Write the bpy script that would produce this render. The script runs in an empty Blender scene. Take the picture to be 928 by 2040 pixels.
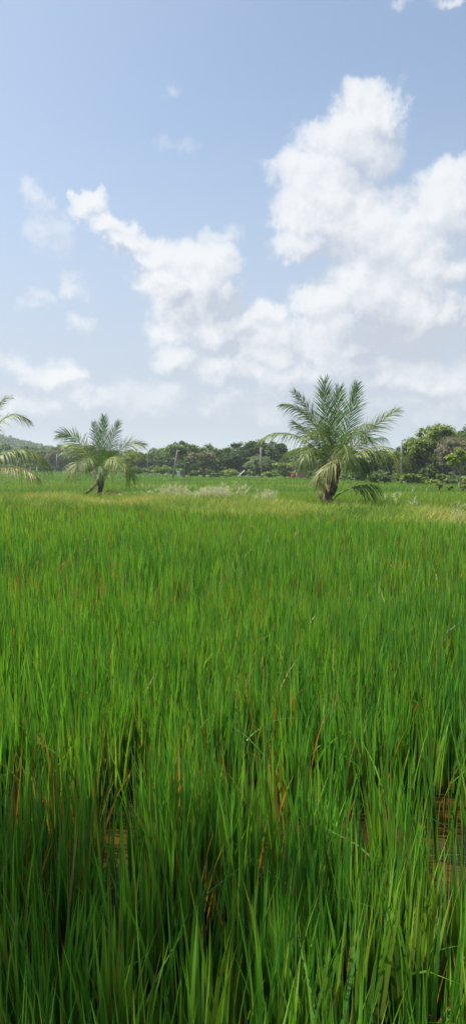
import bpy, math, random
import numpy as np
from mathutils import Vector

rng = np.random.default_rng(11)
random.seed(5)
S = bpy.context.scene
COL = S.collection

# ------------------------------------------------------------------ camera
F = 1430.0
CAMZ = 1.7
PITCH = math.atan((1020 - 924) / F)
cam = bpy.data.objects.new('camera', bpy.data.cameras.new('camera'))
COL.objects.link(cam)
cam.location = (0, 0, CAMZ)
cam.rotation_euler = (math.pi / 2 - PITCH, 0, 0)
cam.data.lens = F / 2040 * 36
cam.data.sensor_width = 36
cam.data.clip_start = 0.05
cam.data.clip_end = 6000
S.camera = cam

CP, SP = math.cos(PITCH), math.sin(PITCH)


def ray(px, py):
    x = (px - 464) / F
    u = (1020 - py) / F
    return (x, CP + u * SP, -SP + u * CP)


def at(px, py, Y):
    d = ray(px, py)
    k = Y / d[1]
    return np.array((d[0] * k, Y, CAMZ + d[2] * k))


def on(px, py, z=0.0):
    d = ray(px, py)
    k = (z - CAMZ) / d[2]
    return np.array((d[0] * k, d[1] * k, z))


def azel(px, py):
    d = ray(px, py)
    return math.atan2(d[0], d[1]), math.atan2(d[2], math.hypot(d[0], d[1]))


# ------------------------------------------------------------------ materials
def new_mat(name):
    m = bpy.data.materials.new(name)
    m.use_nodes = True
    m.node_tree.nodes.clear()
    return m, m.node_tree.nodes, m.node_tree.links


def leaf_mat(name, transl=0.4, rough=0.45, spec=0.4, tcol=(1.25, 1.3, 0.55)):
    """thin leaf: reflects and lets light through; its colour is the mesh's own 'tint' attribute"""
    m, N, L = new_mat(name)
    out = N.new('ShaderNodeOutputMaterial')
    at_ = N.new('ShaderNodeAttribute'); at_.attribute_name = 'tint'
    p = N.new('ShaderNodeBsdfPrincipled')
    p.inputs['Roughness'].default_value = rough
    p.inputs['Specular IOR Level'].default_value = spec
    t = N.new('ShaderNodeBsdfTranslucent')
    mul = N.new('ShaderNodeVectorMath'); mul.operation = 'MULTIPLY'
    mul.inputs[1].default_value = tcol
    mx = N.new('ShaderNodeMixShader'); mx.inputs[0].default_value = transl
    L.new(at_.outputs['Color'], p.inputs['Base Color'])
    L.new(at_.outputs['Color'], mul.inputs[0])
    L.new(mul.outputs[0], t.inputs['Color'])
    L.new(p.outputs[0], mx.inputs[1]); L.new(t.outputs[0], mx.inputs[2])
    L.new(mx.outputs[0], out.inputs['Surface'])
    return m


def noise_mat(name, c1, c2, scale=4.0, rough=0.85, bump=0.3, stretch=(1, 1, 1), detail=6, spec=0.3):
    m, N, L = new_mat(name)
    out = N.new('ShaderNodeOutputMaterial')
    p = N.new('ShaderNodeBsdfPrincipled')
    p.inputs['Roughness'].default_value = rough
    p.inputs['Specular IOR Level'].default_value = spec
    tc = N.new('ShaderNodeTexCoord')
    mp = N.new('ShaderNodeMapping'); mp.inputs['Scale'].default_value = stretch
    n = N.new('ShaderNodeTexNoise')
    n.inputs['Scale'].default_value = scale; n.inputs['Detail'].default_value = detail
    r = N.new('ShaderNodeValToRGB')
    r.color_ramp.elements[0].position = 0.32; r.color_ramp.elements[0].color = (*c1, 1)
    r.color_ramp.elements[1].position = 0.68; r.color_ramp.elements[1].color = (*c2, 1)
    b = N.new('ShaderNodeBump'); b.inputs['Strength'].default_value = bump
    b.inputs['Distance'].default_value = 0.03
    L.new(tc.outputs['Object'], mp.inputs[0]); L.new(mp.outputs[0], n.inputs['Vector'])
    L.new(n.outputs[0], r.inputs[0]); L.new(r.outputs[0], p.inputs['Base Color'])
    L.new(n.outputs[0], b.inputs['Height']); L.new(b.outputs[0], p.inputs['Normal'])
    L.new(p.outputs[0], out.inputs['Surface'])
    return m


M_RICE = leaf_mat('rice_leaf', 0.42, 0.38, 0.5, (1.14, 1.36, .45))
M_PALM = leaf_mat('palm_leaflet', 0.33, 0.46, 0.35, (1.2, 1.3, 0.5))
M_TREE = leaf_mat('tree_leaf', 0.30, 0.55, 0.3)
M_WEED = leaf_mat('weed_leaf', 0.35, 0.6, 0.2, (1.2, 1.15, 0.6))
M_RIB = noise_mat('palm_midrib', (.16, .17, .05), (.26, .24, .09), 3, .6, .1)
M_BARKP = noise_mat('palm_bark', (.05, .038, .026), (.20, .155, .105), 5, .9, .8, (3, 3, 1))
M_BARK = noise_mat('tree_bark', (.05, .04, .03), (.16, .13, .10), 2.5, .9, .6, (3, 3, .6))
M_PALEBARK = noise_mat('pale_bark', (.16, .14, .11), (.33, .30, .25), 2.5, .9, .5, (3, 3, .6))
M_DEAD = noise_mat('dead_stalk', (.10, .07, .035), (.30, .22, .12), 4, .9, .4, (1, 1, 1))
M_CONC = noise_mat('pole_concrete', (.15, .147, .135), (.25, .245, .22), 3, .85, .2)
M_WHITE = noise_mat('whitewash', (.45, .44, .40), (.72, .71, .66), 6, .8, .2)
M_WOOD = noise_mat('old_wood', (.10, .08, .06), (.22, .18, .13), 6, .9, .4, (4, 4, .5))
M_TIN = noise_mat('tin_roof', (.38, .39, .40), (.58, .58, .57), 3, .45, .2)
M_RED = noise_mat('red_cloth', (.13, .018, .016), (.20, .03, .025), 4, .8, .1)


# ------------------------------------------------------------------ mesh building
class Geo:
    """collects vertices, quads and per-vertex colours, then becomes ONE mesh object"""
    def __init__(self):
        self.v, self.q, self.c, self.n = [], [], [], 0

    def add(self, v, q, c=None):
        v = np.asarray(v, dtype=np.float32).reshape(-1, 3)
        q = np.asarray(q, dtype=np.int32).reshape(-1, 4)
        if c is None:
            c = np.ones((len(v), 3), np.float32) * 0.2
        c = np.asarray(c, np.float32)
        if c.ndim == 1:
            c = np.repeat(c[None], len(v), 0)
        self.v.append(v); self.q.append(q + self.n); self.c.append(c); self.n += len(v)

    def build(self, name, mat, parent=None, origin=None, smooth=True):
        v = np.concatenate(self.v); q = np.concatenate(self.q); c = np.concatenate(self.c)
        if origin is not None:
            v = v - np.asarray(origin, np.float32)
        me = bpy.data.meshes.new(name)
        me.vertices.add(len(v)); me.vertices.foreach_set('co', v.ravel())
        me.loops.add(q.size); me.loops.foreach_set('vertex_index', q.ravel())
        me.polygons.add(len(q))
        me.polygons.foreach_set('loop_start', np.arange(0, q.size, 4, dtype=np.int32))
        me.polygons.foreach_set('use_smooth', np.full(len(q), smooth))
        a = me.attributes.new('tint', 'FLOAT_COLOR', 'POINT')
        a.data.foreach_set('color', np.concatenate([c, np.ones((len(c), 1), np.float32)], 1).ravel())
        me.update(calc_edges=True)
        me.materials.append(mat)
        o = bpy.data.objects.new(name, me)
        COL.objects.link(o)
        if parent is not None:
            o.parent = parent
        elif origin is not None:
            o.location = origin
        return o


def tag(o, label=None, cat=None, group=None, kind=None):
    if label: o['label'] = label
    if cat: o['category'] = cat
    if group: o['group'] = group
    if kind: o['kind'] = kind
    return o


def empty(name, loc, label, cat, group=None):
    o = bpy.data.objects.new(name, None)
    COL.objects.link(o)
    o.empty_display_size = 0.2
    o.location = tuple(float(a) for a in loc)
    return tag(o, label, cat, group)


def strips(P, Wv, C, geo):
    """P: (n, rows, 3) centre lines, Wv: (n, rows, 3) half-width vectors, C: (n, rows, 3)"""
    n, r = P.shape[:2]
    v = np.stack([P - Wv, P + Wv], 2).reshape(-1, 3)
    c = np.repeat(C[:, :, None, :], 2, 2).reshape(-1, 3)
    i = (np.arange(n) * r * 2)[:, None] + np.arange(r - 1)[None] * 2
    q = np.stack([i, i + 1, i + 3, i + 2], -1).reshape(-1, 4)
    geo.add(v, q, c)


def blades(geo, root, h, lean, curl, phi, psi, w, cb, ct, rows=5):
    n = len(root)
    s = np.linspace(0, 1, rows)[None, :]
    off = h[:, None] * (lean[:, None] * s + curl[:, None] * s ** 2.2)
    z = h[:, None] * s * (1 - 0.35 * np.abs(curl[:, None]) * s ** 2)
    P = np.empty((n, rows, 3), np.float32)
    P[..., 0] = root[:, None, 0] + off * np.cos(phi)[:, None]
    P[..., 1] = root[:, None, 1] + off * np.sin(phi)[:, None]
    P[..., 2] = root[:, None, 2] + z
    ww = 0.5 * w[:, None] * (np.clip(0.55 + 1.6 * s, 0, 1) * (1 - s ** 2.2) + 0.04)
    W = np.zeros_like(P)
    W[..., 0] = ww * np.cos(psi)[:, None]
    W[..., 1] = ww * np.sin(psi)[:, None]
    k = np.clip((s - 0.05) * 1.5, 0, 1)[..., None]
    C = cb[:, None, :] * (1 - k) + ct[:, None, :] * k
    strips(P, W, C, geo)


def tube(geo, pts, rad, seg=7, col=(.2, .2, .2), cap=True):
    pts = np.asarray(pts, float); rad = np.asarray(rad, float)
    n = len(pts)
    T = np.gradient(pts, axis=0)
    T /= np.linalg.norm(T, axis=1)[:, None] + 1e-9
    ref = np.array((0.31, 0.95, 0.05)) if abs(T[:, 2]).mean() > 0.6 else np.array((0.0, 0.0, 1.0))
    A = np.cross(T, ref); A /= np.linalg.norm(A, axis=1)[:, None] + 1e-9
    B = np.cross(T, A)
    a = np.linspace(0, 2 * math.pi, seg, endpoint=False)
    V = pts[:, None] + rad[:, None, None] * (np.cos(a)[None, :, None] * A[:, None] + np.sin(a)[None, :, None] * B[:, None])
    q = []
    for i in range(n - 1):
        for j in range(seg):
            k = (j + 1) % seg
            q.append((i * seg + j, i * seg + k, (i + 1) * seg + k, (i + 1) * seg + j))
    V = V.reshape(-1, 3)
    if cap:
        V = np.concatenate([V, pts[:1], pts[-1:]])
        for j in range(0, seg):
            k = (j + 1) % seg
            q.append((n * seg, k, j, j)); q.append((n * seg + 1, (n - 1) * seg + j, (n - 1) * seg + k, (n - 1) * seg + k))
        # triangles stored as quads must not repeat a vertex: drop caps that do by using two-triangle fans
        q = [t for t in q if len(set(t)) == 4]
        for e, b0, flip in ((n * seg, 0, True), (n * seg + 1, (n - 1) * seg, False)):
            for j in range(0, seg - 1, 2):
                t = (e, b0 + j, b0 + j + 1, b0 + (j + 2) % seg)
                q.append(t[::-1] if flip else t)
    geo.add(V, q, np.array(col))


def box(geo, c, s, rz=0.0, col=(.3, .3, .3), top=1.0):
    x, y, z = s[0] / 2, s[1] / 2, s[2]
    v = []
    for zz, k in ((0, 1.0), (z, top)):
        for a, b in ((-1, -1), (1, -1), (1, 1), (-1, 1)):
            X, Y = a * x * k, b * y * k
            v.append((c[0] + X * math.cos(rz) - Y * math.sin(rz), c[1] + X * math.sin(rz) + Y * math.cos(rz), c[2] + zz))
    q = [(3, 2, 1, 0), (4, 5, 6, 7), (0, 1, 5, 4), (1, 2, 6, 5), (2, 3, 7, 6), (3, 0, 4, 7)]
    geo.add(v, q, np.array(col))


def bez(a, b, c, n):
    t = np.linspace(0, 1, n)[:, None]
    a, b, c = map(np.asarray, (a, b, c))
    return (1 - t) ** 2 * a + 2 * t * (1 - t) * b + t ** 2 * c


def vnoise(x, y, seed=0):
    """cheap smooth 2-D value noise in 0..1"""
    xi, yi = np.floor(x).astype(int), np.floor(y).astype(int)
    fx, fy = x - xi, y - yi
    fx, fy = fx * fx * (3 - 2 * fx), fy * fy * (3 - 2 * fy)

    def h(i, j):
        k = np.sin(i * 127.1 + j * 311.7 + seed * 74.7) * 43758.5453
        return k - np.floor(k)
    return (h(xi, yi) * (1 - fx) + h(xi + 1, yi) * fx) * (1 - fy) + (h(xi, yi + 1) * (1 - fx) + h(xi + 1, yi + 1) * fx) * fy


# ------------------------------------------------------------------ the lie of the land
BUND = np.array([on(-700, 996, .2)[:2], on(-60, 998, .2)[:2], on(180, 1000, .2)[:2], on(420, 1005, .2)[:2],
                 on(640, 1013, .2)[:2], on(928, 1030, .2)[:2], on(1500, 1062, .2)[:2]])
ZF = -0.85                                       # level of the far fields
EDGE_PX = [(-900, 936), (0, 938.5), (114, 940), (294, 946), (400, 951.5), (520, 953), (650, 958), (800, 967), (928, 973), (1700, 998)]
EDGE = np.array([on(a, b, ZF)[:2] for a, b in EDGE_PX])


RICE_END = np.array([on(-700, 998, .5)[:2], on(0, 999, .5)[:2], on(200, 1003, .5)[:2], on(420, 1009, .5)[:2],
                     on(640, 1020, .5)[:2], on(928, 1036, .5)[:2], on(1500, 1066, .5)[:2]])


def yend(x):
    return np.interp(x, RICE_END[:, 0], RICE_END[:, 1])


def ybund(x):
    return np.interp(x, BUND[:, 0], BUND[:, 1])


def yedge(x, y):
    """far edge of the fields along the view line through (x, y)"""
    r = EDGE[:, 0] / EDGE[:, 1]
    return np.interp(x / np.maximum(y, 1), r, EDGE[:, 1])


def zland(x, y):
    x = np.asarray(x, float); y = np.asarray(y, float)
    d = y - ybund(x)
    near = np.full_like(d, -0.12)
    k = np.clip((y - 26) / 34, 0, 1); k = k * k * (3 - 2 * k)
    far = -0.05 + k * (ZF + 0.05)
    z = np.where(d < 0, near, far)
    # broad weedy bund between the end of the near paddy and the far plots
    q = np.minimum(np.clip((y - yend(x)) / .8 + .6, 0, 1), np.clip(1 - (d - .3) / 1.4, 0, 1))
    q = q * q * (3 - 2 * q)
    z = z * (1 - q) + (0.16 + .10 * vnoise(x * .5, y * .5, 9)) * q
    e = y - yedge(x, y)
    z = z + 0.25 * np.clip(e / 6, 0, 1) * (y > 40)
    z = z + 0.03 * (vnoise(x * .9, y * .9, 3) - .5)
    return z


# terrain: one sheet, fine near the camera and out to the horizon
xs = np.concatenate([[-3000, -1500, -700, -350, -200, -120, -80, -55, -40], np.arange(-30, 30.1, .75), [40, 55, 80, 120, 200, 350, 700, 1500, 3000]])
ys = np.concatenate([[-300, -60, -20, -8], np.arange(-3, 45, .5), np.arange(45, 120, 2.5), np.arange(120, 300, 8), [340, 420, 600, 900, 1400, 2200, 3200]])
X, Y = np.meshgrid(xs, ys)
Z = zland(X, Y)
V = np.stack([X, Y, Z], -1).reshape(-1, 3)
nx = len(xs)
ii = (np.arange(len(ys) - 1)[:, None] * nx + np.arange(nx - 1)[None]).ravel()
g = Geo()
g.add(V, np.stack([ii, ii + 1, ii + nx + 1, ii + nx], -1))
# mud in the near paddy, green growth on the far land, dry soil in places
m, N, L = new_mat('field_soil')
out = N.new('ShaderNodeOutputMaterial'); p = N.new('ShaderNodeBsdfPrincipled'); p.inputs['Roughness'].default_value = .9
tc = N.new('ShaderNodeTexCoord')
n1 = N.new('ShaderNodeTexNoise'); n1.inputs['Scale'].default_value = .35; n1.inputs['Detail'].default_value = 8
n2 = N.new('ShaderNodeTexNoise'); n2.inputs['Scale'].default_value = .05; n2.inputs['Detail'].default_value = 5
r1 = N.new('ShaderNodeValToRGB')
r1.color_ramp.elements[0].position = .35; r1.color_ramp.elements[0].color = (.045, .10, .015, 1)
r1.color_ramp.elements[1].position = .7; r1.color_ramp.elements[1].color = (.10, .155, .03, 1)
r2 = N.new('ShaderNodeValToRGB')
r2.color_ramp.elements[0].position = .62; r2.color_ramp.elements[0].color = (0, 0, 0, 1)
r2.color_ramp.elements[1].position = .75; r2.color_ramp.elements[1].color = (1, 1, 1, 1)
mxd = N.new('ShaderNodeMix'); mxd.data_type = 'RGBA'; mxd.inputs['B'].default_value = (.19, .15, .07, 1)
L.new(tc.outputs['Object'], n1.inputs[0]); L.new(tc.outputs['Object'], n2.inputs[0])
L.new(n1.outputs[0], r1.inputs[0]); L.new(n2.outputs[0], r2.inputs[0])
L.new(r2.outputs[0], mxd.inputs['Factor']); L.new(r1.outputs[0], mxd.inputs['A'])
L.new(mxd.outputs['Result'], p.inputs['Base Color']); L.new(p.outputs[0], out.inputs['Surface'])
ground = g.build('ground', m)
tag(ground, 'flat farmland under the rice fields', 'ground', kind='structure')

# shallow brown water standing in the near paddy
m, N, L = new_mat('paddy_water')
out = N.new('ShaderNodeOutputMaterial'); p = N.new('ShaderNodeBsdfPrincipled')
p.inputs['Roughness'].default_value = .07; p.inputs['IOR'].default_value = 1.33
tc = N.new('ShaderNodeTexCoord')
n1 = N.new('ShaderNodeTexNoise'); n1.inputs['Scale'].default_value = 3.2; n1.inputs['Detail'].default_value = 7
r1 = N.new('ShaderNodeValToRGB')
r1.color_ramp.elements[0].position = .38; r1.color_ramp.elements[0].color = (.010, .008, .004, 1)
r1.color_ramp.elements[1].position = .66; r1.color_ramp.elements[1].color = (.065, .036, .008, 1)
n2 = N.new('ShaderNodeTexNoise'); n2.inputs['Scale'].default_value = 14; n2.inputs['Detail'].default_value = 3
b = N.new('ShaderNodeBump'); b.inputs['Strength'].default_value = .12; b.inputs['Distance'].default_value = .02
L.new(tc.outputs['Object'], n1.inputs[0]); L.new(n1.outputs[0], r1.inputs[0]); L.new(r1.outputs[0], p.inputs['Base Color'])
L.new(tc.outputs['Object'], n2.inputs[0]); L.new(n2.outputs[0], b.inputs['Height']); L.new(b.outputs[0], p.inputs['Normal'])
L.new(p.outputs[0], out.inputs['Surface'])
g = Geo()
bx = np.linspace(-26, 26, 40)
lo = np.stack([bx, np.full(40, -6.0), np.zeros(40)], 1)
hi = np.stack([bx, yend(bx) + 0.05, np.zeros(40)], 1)
g.add(np.concatenate([lo, hi]), [(i, i + 1, 41 + i, 40 + i) for i in range(39)])
tag(g.build('water', m), 'shallow brown water standing between the rice stems', 'water', kind='structure')


# ------------------------------------------------------------------ rice
def mixc(a, b, k):
    return a[None] * (1 - k[:, None]) + b[None] * k[:, None]


G_DEEP = np.array((.022, .105, .028)); G_MID = np.array((.098, .255, .027)); G_YEL = np.array((.235, .310, .040))
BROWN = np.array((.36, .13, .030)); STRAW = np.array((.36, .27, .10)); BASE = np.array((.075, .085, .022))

# open water gaps among the stems (centre, radii in metres), where the photo shows the water
GAPS = [(*on(238, 1675)[:2], .17, .42), (*on(505, 1625)[:2], .17, .26), (*on(665, 1650)[:2], .22, .28), (*on(705, 1700)[:2], .13, .2),
        (*on(880, 1735)[:2], .22, .38), (*on(250, 1850)[:2], .08, .35), (*on(60, 1640)[:2], .12, .3),
        (*on(915, 1630)[:2], .2, .25), (*on(800, 1700)[:2], .12, .2)]


def field(n_clump, d0, d1, dens_pow, per, wmin, wk, rows, hbase, seed, spread=.05):
    r = np.random.default_rng(seed)
    # clump centres inside the wedge the camera could see, with a margin of two metres to each side
    y = d0 + (d1 - d0) * r.random(n_clump) ** dens_pow
    half = .36 * y + 1.9
    x = (r.random(n_clump) * 2 - 1) * half
    keep = r.random(n_clump) < half / half.max() if dens_pow == 1 else np.ones(n_clump, bool)
    x, y = x[keep], y[keep]
    dens = vnoise(x * 1.9, y * 1.9, 1) * .6 + vnoise(x * 4.7, y * 4.7, 2) * .4
    k = (dens > .30) | (y > 9) | (r.random(len(x)) < .35)
    for gx, gy, ga, gb in GAPS:
        e = ((x - gx) / (ga * .85)) ** 2 + ((y - gy) / (gb * .8)) ** 2
        k &= ~((e < 1) & (r.random(len(x)) < .85))
        e = ((x - gx) / (ga * .7)) ** 2 + ((y - gy + gb * .5 + .25) / (gb * .4 + .3)) ** 2
        k &= ~((e < 1) & (r.random(len(x)) < .40))
    k &= y < yend(x) - .3 + .6 * r.random(len(x))
    x, y = x[k], y[k]
    cn = len(x)
    hc = hbase * np.interp(y, [6, 20], [1, .88]) * (.84 + .20 * vnoise(x * .8, y * .8, 5) + .16 * r.random(cn))
    tone = .12 + vnoise(x * .45, y * .45, 8) * .25 + r.random(cn) * .75 - .12
    brownc = np.clip(vnoise(x * 1.3, y * 1.3, 12) - .45, 0, 1) * 1.9
    i = np.repeat(np.arange(cn), per)
    m = len(i)
    a = r.random(m) * 2 * np.pi
    rad = spread * np.sqrt(r.random(m))
    root = np.stack([x[i] + rad * np.cos(a), y[i] + rad * np.sin(a), np.full(m, -.03)], 1)
    h = hc[i] * (.70 + .34 * r.random(m))
    dead = r.random(m) < .055 + .22 * brownc[i]
    h = np.where(dead, h * (.62 + .36 * r.random(m)), h)
    lean = .015 + .10 * r.random(m) ** 1.8
    curl = .16 * r.random(m) ** 2 + .7 * (r.random(m) < .025) * r.random(m)
    curl = np.where(dead, curl + .25 * r.random(m), curl)
    phi = np.where(r.random(m) < .55, (r.random(cn) * 6.28)[i], a) + .5 * r.normal(size=m)
    psi = r.random(m) * np.pi
    d = np.hypot(root[:, 0], root[:, 1])
    w = np.maximum(wmin * (.6 + .6 * r.random(m)), wk * d)
    t = np.clip(tone[i] + .34 * (r.random(m) - .5) + np.interp(y[i], [3, 12, 24], [.02, .22, .44]), 0, 1)
    ct = np.where((t < .55)[:, None], mixc(G_DEEP, G_MID, np.clip(t / .55, 0, 1)), mixc(G_MID, G_YEL, np.clip((t - .55) / .45, 0, 1) * .75))
    ct = ct * (.62 + .72 * r.random(m))[:, None]
    dc = mixc(BROWN, STRAW, r.random(m) ** 2)
    ct = np.where(dead[:, None], dc, ct)
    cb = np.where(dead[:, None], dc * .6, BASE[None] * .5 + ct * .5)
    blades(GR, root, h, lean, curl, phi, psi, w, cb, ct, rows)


GR = Geo()
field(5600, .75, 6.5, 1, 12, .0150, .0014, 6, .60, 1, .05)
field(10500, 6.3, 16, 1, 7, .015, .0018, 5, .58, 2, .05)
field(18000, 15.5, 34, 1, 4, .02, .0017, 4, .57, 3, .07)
tag(GR.build('rice_crop', M_RICE), 'dense green rice standing in shallow brown water', 'rice', kind='stuff')

# far fields beyond the bund: lower plots of paler rice, parted by low grassy bunds
def far_field():
    r = np.random.default_rng(21)
    n = 190000
    px = -500 + 1900 * r.random(n)
    py = 936 + 118 * r.random(n) ** 1.15
    x = np.empty(n); y = np.empty(n)
    u = (1020 - py) / F; dx = (px - 464) / F; dy = CP + u * SP; dz = -SP + u * CP
    zz = np.full(n, -.6)
    for it in range(5):
        k = (zz - CAMZ) / dz
        x, y = dx * k, dy * k
        zz = .5 * zz + .5 * zland(x, y)
    ok = (y > ybund(x) + .6) & (y < yedge(x, y) + 2) & (y < 330)
    x, y = x[ok], y[ok]; m = len(x)
    z = zland(x, y)
    band = np.clip((vnoise(x * .02 + 3, y * .13, 31) - .5) * 1.5 + .5, 0, 1) * .65 + vnoise(x * .15, y * .2, 33) * .35
    # straw-coloured plot behind the bund on the left
    dry = np.clip(1 - np.abs((y - ybund(x)) - 7) / 6, 0, 1) * np.clip((-x - 3) / 4, 0, 1)
    t = np.clip(band + .35 * (r.random(m) - .5), 0, 1)
    ct = mixc(np.array((.10, .21, .026)), np.array((.225, .295, .048)), t)
    dk = np.clip(dry * .75 * (.5 + r.random(m)), 0, .85)[:, None]
    ct = ct * (1 - dk) + np.array((.30, .235, .055))[None] * dk
    h = (.30 + .16 * r.random(m)) * (.8 + .4 * band)
    w = np.maximum(.02, .0011 * y)
    g = Geo()
    blades(g, np.stack([x, y, z], 1), h, .1 + .2 * r.random(m), .2 * r.random(m), r.random(m) * 6.28, r.normal(size=m) * .7, w, ct * .8, ct, 3)
    tag(g.build('distant_rice_crop', M_RICE), 'far paddy plots of short rice beyond the bund', 'rice', kind='stuff')


far_field()


# weedy grass along the bund
def bund_grass():
    r = np.random.default_rng(31)
    n = 170000
    x = -16 + 34 * r.random(n)
    lo, hi = yend(x) - .6, ybund(x) + 1.2
    u = r.random(n)
    y = lo + (hi - lo) * u
    dens = vnoise(x * .7, y * .5, 41)
    k = dens + .5 * r.random(n) > .35
    x, y, u = x[k], y[k], u[k]; m = len(x)
    z = zland(x, y) - .02
    t = .95 * (vnoise(x * .55, y * .5, 44) - .5) + .35 * (vnoise(x * 1.9, y * 1.3, 45) - .5) + .35 * r.random(m) + .26
    t = t + .22 * np.clip((x + 9) / 3, 0, 1) * np.clip((5 - x) / 4, 0, 1) - .06
    c = np.where((t < .5)[:, None], mixc(np.array((.08, .19, .022)), np.array((.22, .31, .05)), np.clip(t * 2, 0, 1)),
                 mixc(np.array((.22, .31, .05)), np.array((.38, .36, .12)), np.clip(t * 2 - 1, 0, 1)))
    h = (.12 + .30 * r.random(m) ** 1.6) * (.5 + 1.0 * vnoise(x * .9, y * .6, 47)) * (1 - .75 * np.exp(-((x - 3.2) ** 2 + (y - 24.2) ** 2 / 2.5) / 1.6))
    g = Geo()
    blades(g, np.stack([x, y, z], 1), h, .15 + .55 * r.random(m), .5 * r.random(m), r.random(m) * 6.28, r.random(m) * 3.14,
           .008 + .009 * r.random(m), c * .85, c, 4)
    tag(g.build('bund_grass', M_WEED), 'yellowish wild grass growing along the earth bund', 'grass', kind='stuff')


bund_grass()


def seed_head_weeds():
    """pale feathery flower heads massed on the bund between the two palms, some more to the right"""
    r = np.random.default_rng(51)
    g = Geo()
    pts = []
    for a, b, n, dy in ((318, 450, 520, 3.2), (400, 545, 330, 2.8), (770, 830, 26, 2.2), (893, 925, 10, 3.0), (255, 330, 50, 2.6)):
        px = a + (b - a) * r.random(n)
        for q in px:
            y = 29.3 - (q - 420) * .022 + dy * (r.random() - .45)
            if vnoise(np.array([q * .06]), np.array([y * .9]), 57)[0] < .24: continue
            x = (q - 464) / F * y
            pts.append((x, y))
    pts = np.array(pts); m = len(pts)
    z = zland(pts[:, 0], pts[:, 1]) - .02
    root = np.column_stack([pts, z])
    h = (.46 + .36 * r.random(m)) * (.40 + 1.05 * vnoise(pts[:, 0] * 1.1, pts[:, 1], 58))
    phi = r.random(m) * 6.28
    lean = .08 + .25 * r.random(m)
    green = np.repeat(np.array([(.15, .18, .05)]), m, 0)
    blades(g, root, h, lean, np.zeros(m), phi, r.random(m) * 3.14, np.full(m, .014), green, green, 3)
    tip = root + np.column_stack([h * lean * np.cos(phi), h * lean * np.sin(phi), h])
    k = 15
    i = np.repeat(np.arange(m), k)
    a = r.random(m * k) * 6.28
    pal = mixc(np.array((.24, .29, .13)), np.array((.54, .53, .43)), r.random(m * k) * .5 + .5 * r.random(m)[i])
    blades(g, tip[i] - np.array((0, 0, .12)) * r.random(m * k)[:, None], .05 + .08 * r.random(m * k), .3 + 1.6 * r.random(m * k), .4 * r.random(m * k), a,
           r.random(m * k) * 3.14, .008 + .008 * r.random(m * k), pal, pal, 3)
    tag(g.build('flowering_weeds', M_WEED), 'pale feathery seed heads massed on the bund between palms', 'weeds', kind='stuff')


seed_head_weeds()


# ------------------------------------------------------------------ coconut palms
def frond(root, base, p0, p1, p2, nrm=(0, 0, 1), ln=.55, droop=.4, tint=0, start=.16, vee=.25, npair=66, seed=0, wid=.024, rr=.026, a0=56):
    r = np.random.default_rng(seed)
    C = bez(p0, p1, p2, 26)
    g = Geo()
    tt = np.repeat(np.linspace(start, .995, npair), 2)
    sgn = np.tile([-1.0, 1.0], npair)
    n = len(tt)
    tt = np.clip(tt + r.normal(size=n) * .006, start, .999)
    p0, p1, p2 = map(np.asarray, (p0, p1, p2))
    P = (1 - tt)[:, None] ** 2 * p0 + (2 * tt * (1 - tt))[:, None] * p1 + (tt ** 2)[:, None] * p2
    T = 2 * (1 - tt)[:, None] * (p1 - p0) + 2 * tt[:, None] * (p2 - p1)
    T /= np.linalg.norm(T, axis=1)[:, None]
    nr = np.asarray(nrm, float); nr /= np.linalg.norm(nr)
    side = np.cross(T, nr[None]); side /= np.linalg.norm(side, axis=1)[:, None] + 1e-6
    Nn = np.cross(side, T)
    u = (tt - start) / (1 - start)
    length = 1.16 * ln * np.clip(.55 + 1.5 * u, 0, 1.05) * (1 - .62 * u ** 3.5) * (.85 + .28 * r.random(n))
    ang = np.radians(a0 - (a0 - 20) * u ** 1.3 + r.normal(size=n) * 6)
    v = vee + r.normal(size=n) * .2
    D = np.cos(ang)[:, None] * T + np.sin(ang)[:, None] * (sgn[:, None] * side * np.cos(v)[:, None] + Nn * np.sin(v)[:, None])
    rows = 5
    s = np.linspace(0, 1, rows)[None, :, None]
    gk = ((droop + .06) * (.5 + 1.1 * r.random(n)))[:, None, None]
    Q = P[:, None, :] + length[:, None, None] * (D[:, None, :] * s + np.array((0, 0, -1.0)) * gk * s ** 2)
    Dn = np.gradient(Q, axis=1); Dn /= np.linalg.norm(Dn, axis=2)[..., None] + 1e-9
    Wd = np.cross(Dn, Nn[:, None, :] + .25 * r.normal(size=(n, 1, 3)))
    Wd /= np.linalg.norm(Wd, axis=2)[..., None] + 1e-9
    wv = .5 * wid * (np.clip(.5 + 2 * s, 0, 1) * (1 - s ** 1.8) + .05)
    young = np.array((.110, .210, .022)); old = np.array((.27, .245, .070)); dark = np.array((.066, .122, .024)); blue = np.array((.118, .175, .040))
    base_c = [young, blue, dark, old, .6 * young + .4 * old, np.array((.26, .19, .09)), np.array((.22, .23, .070))][tint]
    c = base_c[None] * (.75 + .5 * r.random(n))[:, None]
    kx = np.clip((s - .6) * 1.6, 0, 1) * (r.random(n) < .35)[:, None, None] * .6
    Cc = c[:, None, :] * (1 - kx) + np.array((.24, .18, .07)) * kx
    strips(Q, Wd * wv, Cc, g)
    f = g.build('frond', M_PALM, root, base)
    gm = Geo()
    tube(gm, C, np.linspace(rr, .005, 26), 6)
    gm.build('midrib', M_RIB if tint not in (3, 5) else M_DEAD, f, base)
    return f


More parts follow.
